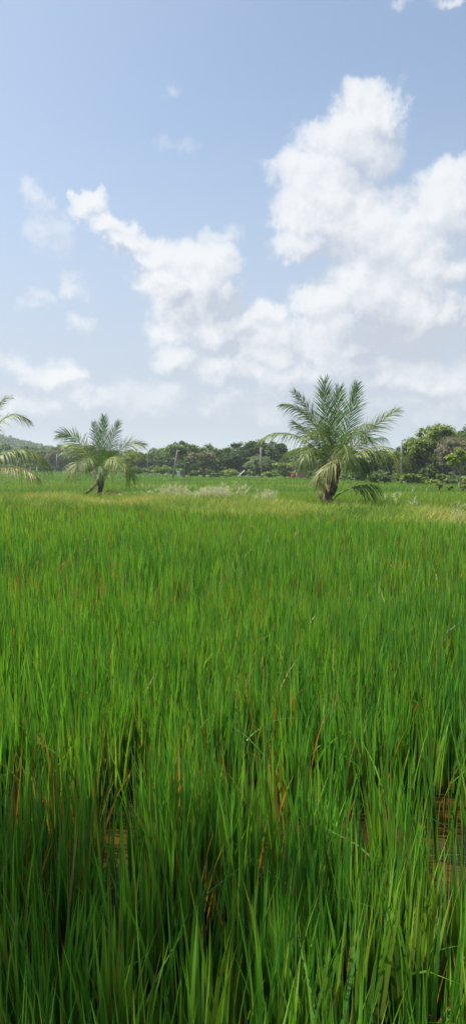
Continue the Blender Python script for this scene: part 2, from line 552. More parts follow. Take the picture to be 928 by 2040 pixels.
def palm(name, label, Yd, base_px, crown_px, r0, r1, fronds, sheath):
    base = at(base_px[0], base_px[1], Yd)
    base[2] = float(zland(base[0], base[1])) - .03
    root = empty(name, base, label, 'palm tree', 'young coconut palms on the bund')
    top = at(crown_px[0], crown_px[1], Yd)
    g = Geo()
    mid = (base + top) / 2 + np.array((-.05, 0, 0))
    c = bez(base, mid, top, 18)
    t = np.linspace(0, 1, 18)
    rad = r0 * (1 - t) + r1 * t + .02 * np.sin(t * 46)
    rad[0] *= 1.25
    tube(g, c, rad, 12)
    # stubs of old leaf stalks wrapped round the stem
    rr = np.random.default_rng(len(fronds))
    for k in range(sheath):
        a = k * 2.4; tq = rr.uniform(.15, .8)
        q = base * (1 - tq) + top * tq
        o = np.array((math.cos(a), math.sin(a), 0))
        R = r0 * (1 - tq) + r1 * tq
        Lh = rr.uniform(.25, .55)
        tube(g, [q + o * R * .7, q + o * (R + .05) + np.array((0, 0, Lh * .6)), q + o * (R + .05 + Lh * .25) + np.array((0, 0, Lh))], [.07, .05, .022], 6)
    g.build('trunk', M_BARKP, root, base)
    for i, f in enumerate(fronds):
        (s, c_, e), kw = f[:3], f[3]
        P = [at(q[0], q[1], Yd + (q[2] if len(q) > 2 else 0)) for q in (s, c_, e)]
        frond(root, base, *P, seed=i + int(Yd * 10), **kw)
    return root


FACE = (0, -1, .25)
K = dict
big = [
    ((668, 928, .1), (650, 850, .5), (645, 760, .5), K(nrm=(-.15, -1, .2), ln=.74, droop=.06, tint=0, vee=.2, npair=88, a0=48)),
    ((672, 928, -.1), (700, 838, -.9), (736, 846, -1.6), K(nrm=(0, -.5, 1), ln=.62, droop=.4, tint=1, vee=.1)),
    ((668, 928, -.1), (650, 842, -.8), (648, 846, -1.7), K(nrm=(0, -.6, .8), ln=.62, droop=.4, tint=2, vee=.1)),
    ((668, 932, .1), (632, 872, .2), (584, 842, .1), K(nrm=(-.1, -.6, .8), ln=.60, droop=.4, tint=2, vee=.1)),
    ((670, 928, .2), (664, 850, .9), (676, 775, 1.4), K(nrm=(.1, -1, .2), ln=.78, droop=.05, tint=0, vee=.15, npair=88, a0=46)),
    ((672, 928, 0), (694, 850, .1), (711, 767, .3), K(nrm=(.35, -1, .2), ln=.70, droop=.08, tint=0, vee=.2, npair=84, a0=48)),
    ((664, 930, .3), (642, 850, .8), (588, 782, 1.0), K(nrm=(-.4, -1, .5), ln=.60, droop=.15, tint=1, vee=.2)),
    ((664, 930, 0), (625, 808, -.2), (563, 806, -.5), K(nrm=(-.2, -.7, .8), ln=.56, droop=.35, tint=1, vee=.1)),
    ((662, 935, -.1), (592, 836, -.7), (526, 872, -1.2), K(nrm=(0, -.35, 1), ln=.58, droop=.55, tint=4, vee=.1)),
    ((674, 930, .2), (716, 862, .2), (790, 818, .1), K(nrm=(-.2, -.8, .6), ln=.66, droop=.22, tint=1, vee=.15)),
    ((674, 935, 0), (748, 858, -.4), (808, 912, -.7), K(nrm=(0, -.35, 1), ln=.74, droop=.75, tint=4, vee=0)),
    ((655, 1003, -.1), (690, 962, -.4), (748, 966, -.6), K(nrm=(0, -.2, 1), ln=.66, droop=1.0, tint=2, vee=-.1, start=.55, npair=24, rr=.035, wid=.040)),
    ((676, 926, -.2), (716, 872, -1.4), (632, 946, -2.2), K(nrm=(0, -.5, 1), ln=.66, droop=.62, tint=6, vee=0, wid=.034, npair=40)),
    ((660, 938, -.2), (618, 862, -1.0), (602, 922, -1.6), K(nrm=(0, -.4, 1), ln=.60, droop=.7, tint=1, vee=0)),
    ((670, 930, -.2), (655, 830, -1.0), (610, 872, -1.7), K(nrm=(0, -.5, 1), ln=.60, droop=.4, tint=1, vee=.1)),
    ((672, 930, -.2), (690, 830, -1.2), (730, 872, -2.0), K(nrm=(0, -.5, 1), ln=.64, droop=.45, tint=2, vee=.1)),
    ((674, 935, .2), (720, 868, 1.2), (766, 872, 1.9), K(nrm=(0, -.3, 1), ln=.60, droop=.5, tint=2, vee=0)),
    ((672, 938, -.2), (712, 886, -.7), (730, 940, -1.0), K(nrm=(0, -.4, 1), ln=.48, droop=.6, tint=2, vee=0)),
    ((662, 935, .2), (620, 868, 1.4), (566, 905, 2.2), K(nrm=(0, -.3, 1), ln=.58, droop=.55, tint=1, vee=0)),
    ((672, 930, -.2), (684, 850, -1.6), (694, 920, -2.6), K(nrm=(.2, -.4, 1), ln=.62, droop=.5, tint=1, vee=0)),
    ((668, 940, -.1), (645, 898, -.7), (634, 960, -1.0), K(nrm=(0, -.4, 1), ln=.42, droop=.8, tint=3, vee=0)),
    ((668, 935, .3), (690, 890, 1.5), (700, 930, 2.4), K(nrm=(0, .3, 1), ln=.60, droop=.6, tint=2, vee=0)),
]
palm('coconut_palm', 'largest coconut palm with upright crown and one low drooping frond', 25.5, (646, 1012), (670, 926), .19, .13, big, 14)
small = [
    ((201, 957, 0), (203, 890, .2), (207, 832, .4), K(nrm=(0, -1, .2), ln=.66, droop=.04, tint=0, vee=.15, npair=88, a0=44)),
    ((203, 957, .2), (216, 890, .6), (236, 842, .9), K(nrm=(.3, -1, .3), ln=.60, droop=.12, tint=1, vee=.2)),
    ((199, 957, .1), (195, 890, .6), (188, 842, 1.0), K(nrm=(-.2, -1, .3), ln=.55, droop=.1, tint=2, vee=.2)),
    ((198, 958, -.1), (168, 862, -.4), (120, 864, -.8), K(nrm=(-.3, -1, .5), ln=.80, droop=.22, tint=1, vee=.25)),
    ((198, 958, .3), (175, 880, .8), (128, 885, 1.4), K(nrm=(-.1, -.6, .8), ln=.70, droop=.4, tint=4, vee=.1)),
    ((205, 958, -.1), (232, 874, -.4), (284, 886, -.8), K(nrm=(.2, -1, .6), ln=.80, droop=.25, tint=1, vee=.25)),
    ((205, 958, .2), (240, 888, .8), (290, 905, 1.4), K(nrm=(0, -.4, 1), ln=.66, droop=.5, tint=4, vee=0)),
    ((198, 960, -.2), (160, 890, -.7), (140, 945, -1.2), K(nrm=(0, -.4, 1), ln=.70, droop=.7, tint=4, vee=0)),
    ((205, 960, -.2), (248, 893, -.6), (262, 950, -1.0), K(nrm=(0, -.4, 1), ln=.70, droop=.7, tint=4, vee=0)),
    ((199, 958, -.2), (182, 880, -1.4), (168, 935, -2.2), K(nrm=(0, -.4, 1), ln=.62, droop=.55, tint=1, vee=0)),
    ((204, 958, -.2), (222, 880, -1.4), (236, 930, -2.2), K(nrm=(0, -.4, 1), ln=.62, droop=.55, tint=4, vee=0)),
    ((201, 958, -.2), (200, 900, -1.6), (196, 955, -2.5), K(nrm=(0, -.4, 1), ln=.55, droop=.5, tint=2, vee=0)),
    ((201, 955, .3), (208, 880, 1.5), (222, 905, 2.6), K(nrm=(0, .3, 1), ln=.62, droop=.5, tint=2, vee=0)),
]
palm('coconut_palm', 'smaller coconut palm near a brown leaning stalk, left of the seed heads', 35.0, (196, 986), (202, 955), .13, .11, small, 8)
edge_f = [
    ((-38, 930, 0), (-2, 792, .1), (57, 838, .1), K(nrm=(0, -.5, 1), ln=.62, droop=.45, tint=4, vee=.1)),
    ((-40, 930, 0), (-20, 800, .2), (19, 792, .3), K(nrm=(0, -.6, .8), ln=.55, droop=.2, tint=1, vee=.2)),
    ((-36, 935, -.1), (42, 862, -.4), (92, 922, -.7), K(nrm=(0, -.4, 1), ln=.80, droop=.8, tint=4, vee=0)),
    ((-36, 940, -.2), (35, 918, -.8), (72, 950, -1.3), K(nrm=(0, -.3, 1), ln=.60, droop=.65, tint=3, vee=0)),
    ((-36, 940, .2), (8, 880, .6), (40, 905, 1.0), K(nrm=(0, -.3, 1), ln=.66, droop=.6, tint=2, vee=0)),
    ((-44, 930, 0), (-50, 830, .3), (-58, 762, .5), K(nrm=(0, -1, .2), ln=.60, droop=.1, tint=0, vee=.2)),
    ((-44, 930, 0), (-80, 820, .0), (-135, 815, -.3), K(nrm=(0, -.7, .8), ln=.62, droop=.35, tint=1, vee=.1)),
    ((-46, 935, 0), (-115, 862, -.3), (-160, 915, -.6), K(nrm=(0, -.4, 1), ln=.70, droop=.7, tint=4, vee=0)),
    ((-40, 932, -.2), (-30, 850, -1.5), (-14, 930, -2.4), K(nrm=(0, -.4, 1), ln=.60, droop=.6, tint=1, vee=0)),
    ((-46, 940, -.2), (-90, 900, -1.0), (-110, 960, -1.6), K(nrm=(0, -.4, 1), ln=.60, droop=.7, tint=3, vee=0)),
    ((-42, 932, .3), (-60, 850, 1.5), (-80, 890, 2.5), K(nrm=(0, .3, 1), ln=.60, droop=.5, tint=2, vee=0)),
]
palm('coconut_palm', 'coconut palm cut by the left edge, only its frond ends in view', 30.0, (-44, 1000), (-40, 930), .24, .13, edge_f, 7)

# a brown leaning stalk, a dropped frond and a dark heap of dry fronds lying on the bund
a0 = at(147, 997, 33.5); a1 = at(196, 958, 34.8)
g = Geo(); tube(g, bez(a0, at(180, 983, 33.9), a1, 10), np.linspace(.085, .05, 10), 7)
tag(g.build('dead_stalk', M_DEAD, None, a0), 'brown dead palm stalk leaning against the smaller palm', 'palm stalk')
d0 = at(197, 985, 33.6)
r_ = empty('dropped_frond', d0, 'yellowing dropped frond lying on the grass beside the smaller palm', 'palm frond')
frond(r_, d0, at(198, 984, 33.6), at(220, 972, 33.2), at(248, 988, 32.8), nrm=(0, -.3, 1), ln=.6, droop=.5, tint=3, vee=0, seed=77)
d0 = at(8, 996, 30.0); d0[2] = float(zland(d0[0], d0[1])) + .02
g = Geo()
rr = np.random.default_rng(3)
for k in range(9):
    q = d0 + np.array((rr.uniform(-1.2, .2), rr.uniform(-.5, .5), rr.uniform(.12, .26)))
    tube(g, bez(q, q + np.array((.7, rr.uniform(-.3, .3), .10)), q + np.array((rr.uniform(1.0, 1.7), rr.uniform(-.5, .5), -.10)), 8), np.linspace(.06, .012, 8), 6)
tag(g.build('dry_frond_heap', M_DEAD, None, d0), 'dark heap of dry fallen fronds on the bund at the left edge', 'fronds')

# ------------------------------------------------------------------ trees
PAL = {
    'dark': ((.024, .060, .018), (.095, .150, .040)),
    'mid': ((.040, .095, .020), (.150, .215, .045)),
    'light': ((.070, .135, .020), (.260, .310, .065)),
    'lime': ((.110, .180, .018), (.230, .290, .036)),
    'olive': ((.070, .100, .026), (.175, .200, .060)),
    'dry': ((.115, .118, .070), (.215, .215, .140)),
    'grey': ((.140, .130, .085), (.270, .245, .180)),
    'fine': ((.140, .200, .090), (.200, .265, .130)),
    'rust': ((.085, .090, .040), (.155, .165, .070)),
}


def crown_leaves(g, c, size, r, n_clump, per, leaf, pal, lobes=5, low=-.45, fill=.45, upright=.6, clump=.15):
    """leaf-sized faces in clumps spread over an uneven crown of overlapping lobes"""
    c = np.asarray(c, float); size = np.asarray(size, float) / 2
    lob = [(np.zeros(3), .72)]
    for k in range(lobes):
        a = k / lobes * 6.283 + r.uniform(-.5, .5)
        e = r.uniform(-.35, .75)
        q = np.array((math.cos(a) * math.cos(e), math.sin(a) * math.cos(e), math.sin(e))) * r.uniform(.5, .74)
        lob.append((q, r.uniform(.26, .46)))
    cen = []
    while len(cen) < n_clump:
        q, R = lob[r.integers(len(lob))]
        d = r.normal(size=3); d /= np.linalg.norm(d)
        t = q + d * R * (1 - fill * r.random() ** 2)
        if t[2] > low:
            cen.append(t)
    cen = np.array(cen)
    cs = np.max(size) * clump * (.6 + .8 * r.random(n_clump))
    tone = r.random(n_clump)
    i = np.repeat(np.arange(n_clump), per)
    n = len(i)
    off = r.normal(size=(n, 3)) * np.array((1, 1, .55)) * .62
    P = c + cen[i] * size + off * cs[i][:, None]
    nr = r.normal(size=(n, 3)) + np.array((0, 0, upright * 1.6)) + cen[i] * .8
    nr /= np.linalg.norm(nr, axis=1)[:, None]
    a = np.cross(nr, r.normal(size=(n, 3))); a /= np.linalg.norm(a, axis=1)[:, None]
    b = np.cross(nr, a)
    s = leaf * (.55 + .9 * r.random(n))[:, None]
    v = np.stack([P - a * s, P + b * s * .55 + nr * s * .12, P + a * s, P - b * s * .55 + nr * s * .12], 1).reshape(-1, 3)
    k = np.clip(tone[i] * .75 + r.random(n) * .35 - .05, 0, 1)
    lo, hi = map(np.array, PAL[pal])
    col = np.repeat(mixc(lo, hi, k), 4, 0)
    g.add(v, np.arange(n * 4).reshape(-1, 4), col)
    return c + cen * size


TREE_N = [0]


def tree(name, label, cat, px, base_y, top_y, width_px, Y=None, pal='mid', trunk=.30, low=-.45, n=70, per=60, leaf=.22, lobes=6,
         group=None, bark=None, depth=1.0, fill=.45, trunk_r=.035, sink=0.0, clump=.15, vis=None):
    TREE_N[0] += 1
    r = np.random.default_rng(100 + TREE_N[0])
    if Y is None:
        b = on(px, base_y, ZF)
        Y = b[1]
    base = at(px, base_y, Y)
    base[2] = float(zland(base[0], base[1])) - .05
    top = at(px, top_y, Y)[2]
    h = top - base[2]
    W = width_px / F * Y
    root = empty(name, base, label, cat, group)
    if cat == 'tree' and trunk < .26:
        trunk *= .3; low = -.95
        n = int(n * 2.0); per = int(per * 1.35); leaf *= .62; clump *= .8
    z0 = base[2] + h * trunk
    top += .09 * h
    cc = np.array((base[0], base[1], (z0 + top) / 2))
    g = Geo()
    cen = crown_leaves(g, cc, (W, W * depth, (top - z0)), r, n, per, leaf, pal, lobes, low, fill, clump=clump)
    gt = Geo()
    R = max(.05, h * trunk_r)
    bend = np.array((r.uniform(-.06, .06) * h, 0, 0))
    tube(gt, bez(base, (base + cc) / 2 + bend, cc, 9), np.linspace(R * 1.25, R * .45, 9), 8)
    st = base * .55 + cc * .45 + bend * .4
    for k in range(8):
        q = cen[r.integers(len(cen))]
        m = (st + q) / 2 + np.array((0, 0, -.05 * h))
        tube(gt, bez(st + (cc - st) * r.uniform(0, .5), m, q, 6), np.linspace(R * .5, R * .10, 6), 5)
    gt.build('trunk', bark or M_BARK, root, base)
    g.build('crown', M_TREE, root, base)
    return root


GT = 'trees along the far edge of the fields'
GS = 'shrubs along the far edge of the fields'
# right-hand wood
tree('broadleaf_tree', 'tallest leafy tree, yellow-green crown above the shrubs at right', 'tree', 858, 966, 842, 96, 98, 'light', .18, n=120, per=70, leaf=.26, lobes=9, group=GT)
tree('broadleaf_tree', 'leafy tree behind the greyish tree, at the top right', 'tree', 908, 966, 838, 90, 106, 'mid', .2, n=90, per=60, leaf=.26, lobes=8, group=GT)
tree('broadleaf_tree', 'dark dense tree just right of the tallest pole', 'tree', 818, 962, 876, 50, 100, 'dark', .12, n=60, per=60, leaf=.24, group=GT)
tree('dry_tree', 'greyish brown half-bare tree draped in twigs at right', 'tree', 902, 968, 862, 66, 92, 'grey', .18, n=90, per=50, leaf=.15, lobes=7, group=GT, bark=M_PALEBARK, fill=.8)
tree('small_tree', 'bright lime small tree at the right edge with whitewashed trunk foot', 'tree', 914, 978, 890, 46, 70, 'lime', .36, n=60, per=55, leaf=.14, lobes=6, trunk_r=.022, bark=M_PALEBARK)
tree('small_tree', 'low spreading green tree in front of the tallest leafy tree', 'tree', 851, 966, 922, 44, 86, 'mid', .22, n=50, per=50, leaf=.17, lobes=6, group=GT)
tree('broadleaf_tree', 'brownish thin tree behind the tallest pole', 'tree', 806, 963, 905, 40, 97, 'rust', .15, n=45, per=45, leaf=.19, group=GT, fill=.8)
tree('broadleaf_tree', 'dark green tree behind the right fronds of the largest palm', 'tree', 735, 960, 890, 66, 110, 'mid', .1, n=70, per=60, leaf=.24, group=GT)
tree('broadleaf_tree', 'dark tree hidden behind the trunk of the largest palm', 'tree', 668, 957, 885, 80, 120, 'dark', .1, n=70, per=60, leaf=.26, group=GT)
tree('broadleaf_tree', 'dark tree between the largest palm and the tallest pole', 'tree', 778, 962, 900, 44, 104, 'dark', .1, n=50, per=50, leaf=.22, group=GT)
# middle wood
tree('broadleaf_tree', 'mid green tree above the brick hut, behind the left palm fronds', 'tree', 605, 952, 898, 60, 132, 'mid', .12, n=60, per=60, leaf=.27, group=GT)
tree('broadleaf_tree', 'dark tree right behind the middle concrete pole', 'tree', 540, 950, 876, 64, 150, 'dark', .1, n=80, per=65, leaf=.3, lobes=7, group=GT)
tree('broadleaf_tree', 'tall bluish dark tree behind the dome-shaped olive tree', 'tree', 490, 950, 877, 70, 158, 'dark', .12, n=85, per=65, leaf=.3, lobes=8, group=GT)
tree('weeping_tree', 'smooth dome-shaped olive tree beside the middle concrete pole', 'tree', 514, 950, 903, 68, 138, 'fine', .02, n=130, per=110, leaf=.12, lobes=4, low=-.9, fill=.3, clump=.11)
tree('broadleaf_tree', 'rounded green tree left of the tall bluish tree', 'tree', 430, 950, 884, 62, 150, 'mid', .14, n=75, per=65, leaf=.29, lobes=7, group=GT)
tree('broadleaf_tree', 'dark tree filling in beneath the rounded green tree', 'tree', 455, 950, 902, 56, 146, 'dark', .05, n=60, per=60, leaf=.28, group=GT)
tree('broadleaf_tree', 'wide spreading tree with sky gaps behind the leaning pole', 'tree', 366, 949, 882, 76, 160, 'mid', .34, n=75, per=55, leaf=.3, lobes=9, group=GT)
tree('dry_tree', 'brown dried tree with thick dark stem in mid field edge', 'tree', 406, 953, 897, 62, 128, 'dry', .30, n=60, per=45, leaf=.2, lobes=7, group=GT, fill=.8, trunk_r=.06)
tree('broadleaf_tree', 'dark tree below the spreading tree, right of the leaning pole', 'tree', 378, 950, 912, 54, 152, 'dark', .05, n=55, per=55, leaf=.27, group=GT)
# left wood
tree('broadleaf_tree', 'green tree behind the right fronds of the smaller palm', 'tree', 268, 945, 892, 56, 178, 'olive', .08, n=60, per=60, leaf=.33, group=GT)
tree('broadleaf_tree', 'dark tree behind the thin straight pole', 'tree', 302, 945, 905, 48, 186, 'dark', .05, n=55, per=55, leaf=.33, group=GT)
tree('broadleaf_tree', 'low dark tree left of the leaning pole', 'tree', 330, 947, 908, 46, 176, 'dark', .05, n=50, per=55, leaf=.32, group=GT)
tree('broadleaf_tree', 'dark tree behind the crown of the smaller palm', 'tree', 215, 943, 893, 60, 200, 'dark', .06, n=60, per=60, leaf=.36, group=GT)
tree('broadleaf_tree', 'olive tree behind the left fronds of the smaller palm', 'tree', 160, 941, 884, 62, 212, 'olive', .08, n=60, per=60, leaf=.38, group=GT)
tree('broadleaf_tree', 'yellowish olive tree above the far left pole', 'tree', 122, 940, 884, 58, 224, 'olive', .1, n=60, per=60, leaf=.38, group=GT)
tree('dry_tree', 'greyish bare tree behind the far left pole', 'tree', 104, 940, 897, 34, 218, 'grey', .15, n=45, per=40, leaf=.28, group=GT, fill=.8)
tree('broadleaf_tree', 'light green tree right of the propped pole', 'tree', 82, 940, 893, 44, 228, 'mid', .1, n=55, per=55, leaf=.38, group=GT)
tree('broadleaf_tree', 'dark bluish tree behind the propped pole', 'tree', 40, 939, 892, 60, 232, 'dark', .08, n=60, per=55, leaf=.4, group=GT)
tree('broadleaf_tree', 'dark tree at the left edge below the hill', 'tree', 0, 939, 886, 56, 236, 'dark', .08, n=55, per=55, leaf=.4, group=GT)
tree('broadleaf_tree', 'dark tree standing beyond the left edge of the view', 'tree', -50, 939, 884, 70, 236, 'mid', .08, n=55, per=55, leaf=.4, group=GT)
tree('broadleaf_tree', 'green tree standing beyond the right edge of the view', 'tree', 965, 972, 838, 90, 98, 'mid', .12, n=80, per=60, leaf=.26, group=GT)


def shrub(label, px, base_y, top_y, w, pal, n=26, per=45, leaf=.13, Y=None, name='shrub', group=GS):
    return tree(name, label, 'shrub', px, base_y, top_y, w, Y, pal, .02, low=-.85, n=n, per=per, leaf=leaf, lobes=4, group=group, trunk_r=.03, clump=.2)


shrub('bright green shrub at the foot of the tallest pole', 812, 967, 942, 30, 'lime', Y=84)
shrub('dark round shrub left of the tallest pole', 766, 966, 944, 26, 'dark', Y=86)
shrub('dull green shrub under the right frond of the largest palm', 745, 964, 944, 24, 'mid', Y=88)
shrub('olive shrub with a dark hollow between the tallest pole and spreading tree', 831, 968, 946, 28, 'light', Y=84)
shrub('leafy green shrub right of the low spreading tree', 882, 969, 943, 36, 'mid', Y=84)
shrub('yellow-green shrub left of the whitewashed trunk', 897, 973, 953, 26, 'olive', Y=80)
shrub('yellowish shrub at the right edge behind the lime tree', 926, 975, 950, 30, 'light', Y=78)
shrub('low yellowish shrub in front of the low spreading tree', 860, 971, 955, 34, 'light', Y=82)
shrub('dark shrub under the largest palm, right of its trunk', 715, 961, 938, 34, 'dark', Y=98)
shrub('yellow-flecked leafy bush left of the red drum', 568, 954, 920, 46, 'light', n=46, Y=122, leaf=.18)
shrub('pale green weedy bush right of the middle concrete pole', 537, 954, 940, 28, 'light', Y=124, leaf=.15)
shrub('green bush right of the brick hut', 622, 957, 938, 26, 'mid', Y=112, leaf=.16)
shrub('leafy bush left of the grey lean-to roof', 458, 953, 934, 40, 'light', Y=132, leaf=.18)
shrub('dark round bush left of the brown dried tree', 383, 952, 941, 20, 'dark', Y=134, leaf=.15)
shrub('low green bush right of the brown dried tree', 430, 953, 940, 26, 'mid', Y=132, leaf=.16)
shrub('pale leafy bush between the straight and leaning poles', 324, 948, 924, 36, 'light', Y=150, leaf=.22)
shrub('bush at the foot of the thin straight pole', 303, 947, 930, 28, 'mid', Y=158, leaf=.22)
shrub('bush under the right fronds of the smaller palm', 270, 946, 930, 34, 'mid', Y=166, leaf=.22)
shrub('bush behind the trunk of the smaller palm', 232, 944, 928, 38, 'dark', Y=182, leaf=.25)
shrub('bush under the left fronds of the smaller palm', 150, 941, 926, 36, 'mid', Y=205, leaf=.28)
shrub('dark bush left of the far left pole', 95, 940, 925, 34, 'dark', Y=215, leaf=.28)
shrub('pale bush right of the propped pole', 64, 940, 924, 34, 'mid', Y=215, leaf=.28)
shrub('bush at the left edge under the drooping frond', 14, 940, 924, 40, 'mid', Y=215, leaf=.28)
shrub('bush behind the pale gate post', 352, 950, 932, 26, 'mid', Y=146, leaf=.2)
# small saplings at the right field edge
for px, by, ty, lab in ((874, 980, 961, 'thin sapling standing in the paddy edge at right'), (893, 981, 968, 'low forked sapling left of the whitewashed trunk'),
                        (921, 986, 968, 'dark sapling at the right edge of the paddy')):
    tree('sapling', lab, 'sapling', px, by, ty, 15, 62, 'olive', .45, n=9, per=22, leaf=.10, lobes=3, trunk_r=.025, group='saplings at the right paddy edge')

# whitewashed foot of the lime tree
wb = at(910, 972, 70)
g = Geo()


# woods behind, too far to tell tree from tree
# unseen tree added behind and left of the viewpoint to shade the nearest rice
tb = np.array((-6.3, -.4, .1))
st_ = empty('added_shade_tree', tb, 'unseen tree added left of the viewpoint, out of the picture, to shade the nearest rice', 'tree')
r_t = np.random.default_rng(7)
g = Geo(); cn_ = crown_leaves(g, (-5.5, 1.95, 8.4), (6.6, 4.4, 3.2), r_t, 46, 44, .12, 'mid', 9, -.95, .9, clump=.10)
g.build('crown', M_TREE, st_, tb)
g = Geo(); hb_ = np.array((-5.9, 1.5, 7.2)); tube(g, bez(tb, (-6.4, .2, 4), hb_, 12), np.linspace(.26, .12, 12), 9)
for k in range(12):
    q = cn_[r_t.integers(len(cn_))]
    tube(g, bez(hb_ + (tb - hb_) * r_t.uniform(0, .2), (hb_ + q) / 2 + np.array((0, 0, -.3)), q, 6), np.linspace(.08, .015, 6), 5)
g.build('trunk', M_BARK, st_, tb)


def woodland():
    r = np.random.default_rng(61)
    g = Geo()
    for px in np.arange(-620, 1560, 21):
        f = np.interp(px, [-620, 0, 130, 290, 400, 560, 700, 800, 928, 1560], [262, 262, 255, 225, 195, 185, 155, 135, 135, 135])
        topy = np.interp(px, [-620, 0, 75, 290, 400, 560, 700, 800, 830, 928, 1560], [884, 886, 887, 896, 890, 886, 896, 894, 866, 852, 846]) + r.uniform(-8, 6)
        b = at(px + r.uniform(-6, 6), 940, f + r.uniform(-8, 12))
        b[2] = float(zland(b[0], b[1]))
        t = at(px, topy, b[1])[2]
        W = 44 / F * f
        crown_leaves(g, (b[0], b[1], b[2] + 1.1), (W * 1.3, W, 4.2), r, 22, 34, .0018 * f, ['dark', 'mid'][r.integers(2)], 4, -.95, .4, clump=.2)
        crown_leaves(g, (b[0], b[1], (t + b[2]) / 2), (W, W, t - b[2]), r, 44, 44, .0018 * f, ['dark', 'mid', 'dark', 'olive'][r.integers(4)], 5, -.95, .4, clump=.2)
    tag(g.build('woodland_belt', M_TREE), 'distant dark wood closing the view behind the nearer trees', 'woodland', kind='stuff')


woodland()


def undergrowth():
    r = np.random.default_rng(66)
    g = Geo()
    for px in np.arange(-450, 1400, 5.5):
        py = np.interp(px, [a for a, b in EDGE_PX], [b for a, b in EDGE_PX])
        b = on(px + r.uniform(-3, 3), py, ZF)
        b = b * (1 + r.uniform(.03, .22) * (b[1] / 200) ** .3); b[2] = float(zland(b[0], b[1]))
        h = r.uniform(.5, 1.5) * (1.2 if b[1] > 140 else 1)
        w = r.uniform(1.0, 2.2) * max(.8, b[1] / 130)
        crown_leaves(g, b + np.array((0, 0, h * .4)), (w * 1.3, w, h * 1.3), r, 14, 26, .0011 * b[1], ['mid', 'dark', 'light', 'olive', 'mid'][r.integers(5)], 3, -.95, .4, clump=.22)
    tag(g.build('undergrowth', M_TREE), 'tangled low undergrowth along the far field edge', 'undergrowth', kind='stuff')


undergrowth()

# hill with a wooded skyline, far away at the left
HY = 720.0
hx = np.linspace(-900, 40, 60); hy = np.linspace(520, 1050, 24)
X, Y = np.meshgrid(hx, hy)
ridge_px = (X / 1.0) / Y * F + 464
crest = np.interp(ridge_px, [-900, -300, -60, 0, 40, 75, 110, 170, 300], [838, 850, 861, 869, 879, 886, 893, 905, 935])
Ztop = CAMZ + (924 - crest) / F * HY
prof = np.exp(-((Y - HY) / 170) ** 2)
Zh = -2 + (Ztop + 2 - 4.5) * prof + 1.5 * (vnoise(X * .02, Y * .02, 71) - .5)
V = np.stack([X, Y, Zh], -1).reshape(-1, 3)
ii = (np.arange(23)[:, None] * 60 + np.arange(59)[None]).ravel()
g = Geo(); g.add(V, np.stack([ii, ii + 1, ii + 61, ii + 60], -1))
hill = g.build('hill', noise_mat('hill_soil', (.03, .06, .02), (.06, .09, .03), .02, .95, 0))
tag(hill, 'low wooded hill far off at the left', 'hill', kind='structure')
g = Geo(); r = np.random.default_rng(81)
for k in range(900):
    y = r.uniform(560, 760); px = r.uniform(-500, 190)
    x = (px - 464) / F * y
    crest = np.interp(px, [-900, -300, -60, 0, 40, 75, 110, 170, 300], [838, 850, 861, 869, 879, 886, 893, 905, 935])
    zt = CAMZ + (924 - crest) / F * HY
    z = -2 + (zt - 2.5) * math.exp(-((y - HY) / 170) ** 2)
    W = r.uniform(7, 13)
    crown_leaves(g, (x, y, z + 2.2), (W, W, W * .8), r, 12, 16, 1.1, ['dark', 'mid', 'dark'][r.integers(3)], 3, -.9, .4, clump=.22)
tag(g.build('hill_woods', M_TREE), 'dense woods covering the far hill', 'woods', kind='stuff')


# ------------------------------------------------------------------ far palms and banana plants among the trees
def far_palm(label, px, base_y, top_y, Y, nf, seed):
    r = np.random.default_rng(seed)
    b = at(px, base_y, Y); b[2] = float(zland(b[0], b[1])) - .05
    t = at(px, top_y, Y)
    root = empty('tall_palm', b, label, 'palm tree', 'tall palms in the far treeline')
    c = t + np.array((0, 0, -1.6))
    g = Geo(); tube(g, bez(b, (b + c) / 2 + np.array((r.uniform(-.5, .5), 0, 0)), c, 9), np.linspace(.20, .12, 9), 8)
    g.build('trunk', M_BARKP, root, b)
    for k in range(nf):
        a = k / nf * 6.283 + r.uniform(-.2, .2); e = r.uniform(-.2, 1.2)
        d = np.array((math.cos(a), math.sin(a), 0)); Lf = r.uniform(2.4, 3.0)
        m = c + d * Lf * .5 * math.cos(e) + np.array((0, 0, Lf * (.25 + .5 * math.sin(e))))
        q = c + d * Lf * (.55 + .45 * math.cos(e)) + np.array((0, 0, Lf * (-.35 + .75 * math.sin(e))))
        frond(root, b, c, m, q, nrm=(0, -.1, 1) if e < .9 else (-d[0], -d[1], .4), ln=.75, droop=.5, tint=[2, 1, 2, 4][k % 4], npair=22, wid=.09, seed=seed * 40 + k, rr=.05)


far_palm('tall palm poking up just right of the thin straight pole', 316, 946, 891, 190, 15, 1)
far_palm('dark spiky palm left of the leaning pole', 331, 946, 888, 196, 15, 2)
far_palm('pale palm behind the far left pole', 133, 941, 897, 216, 13, 3)


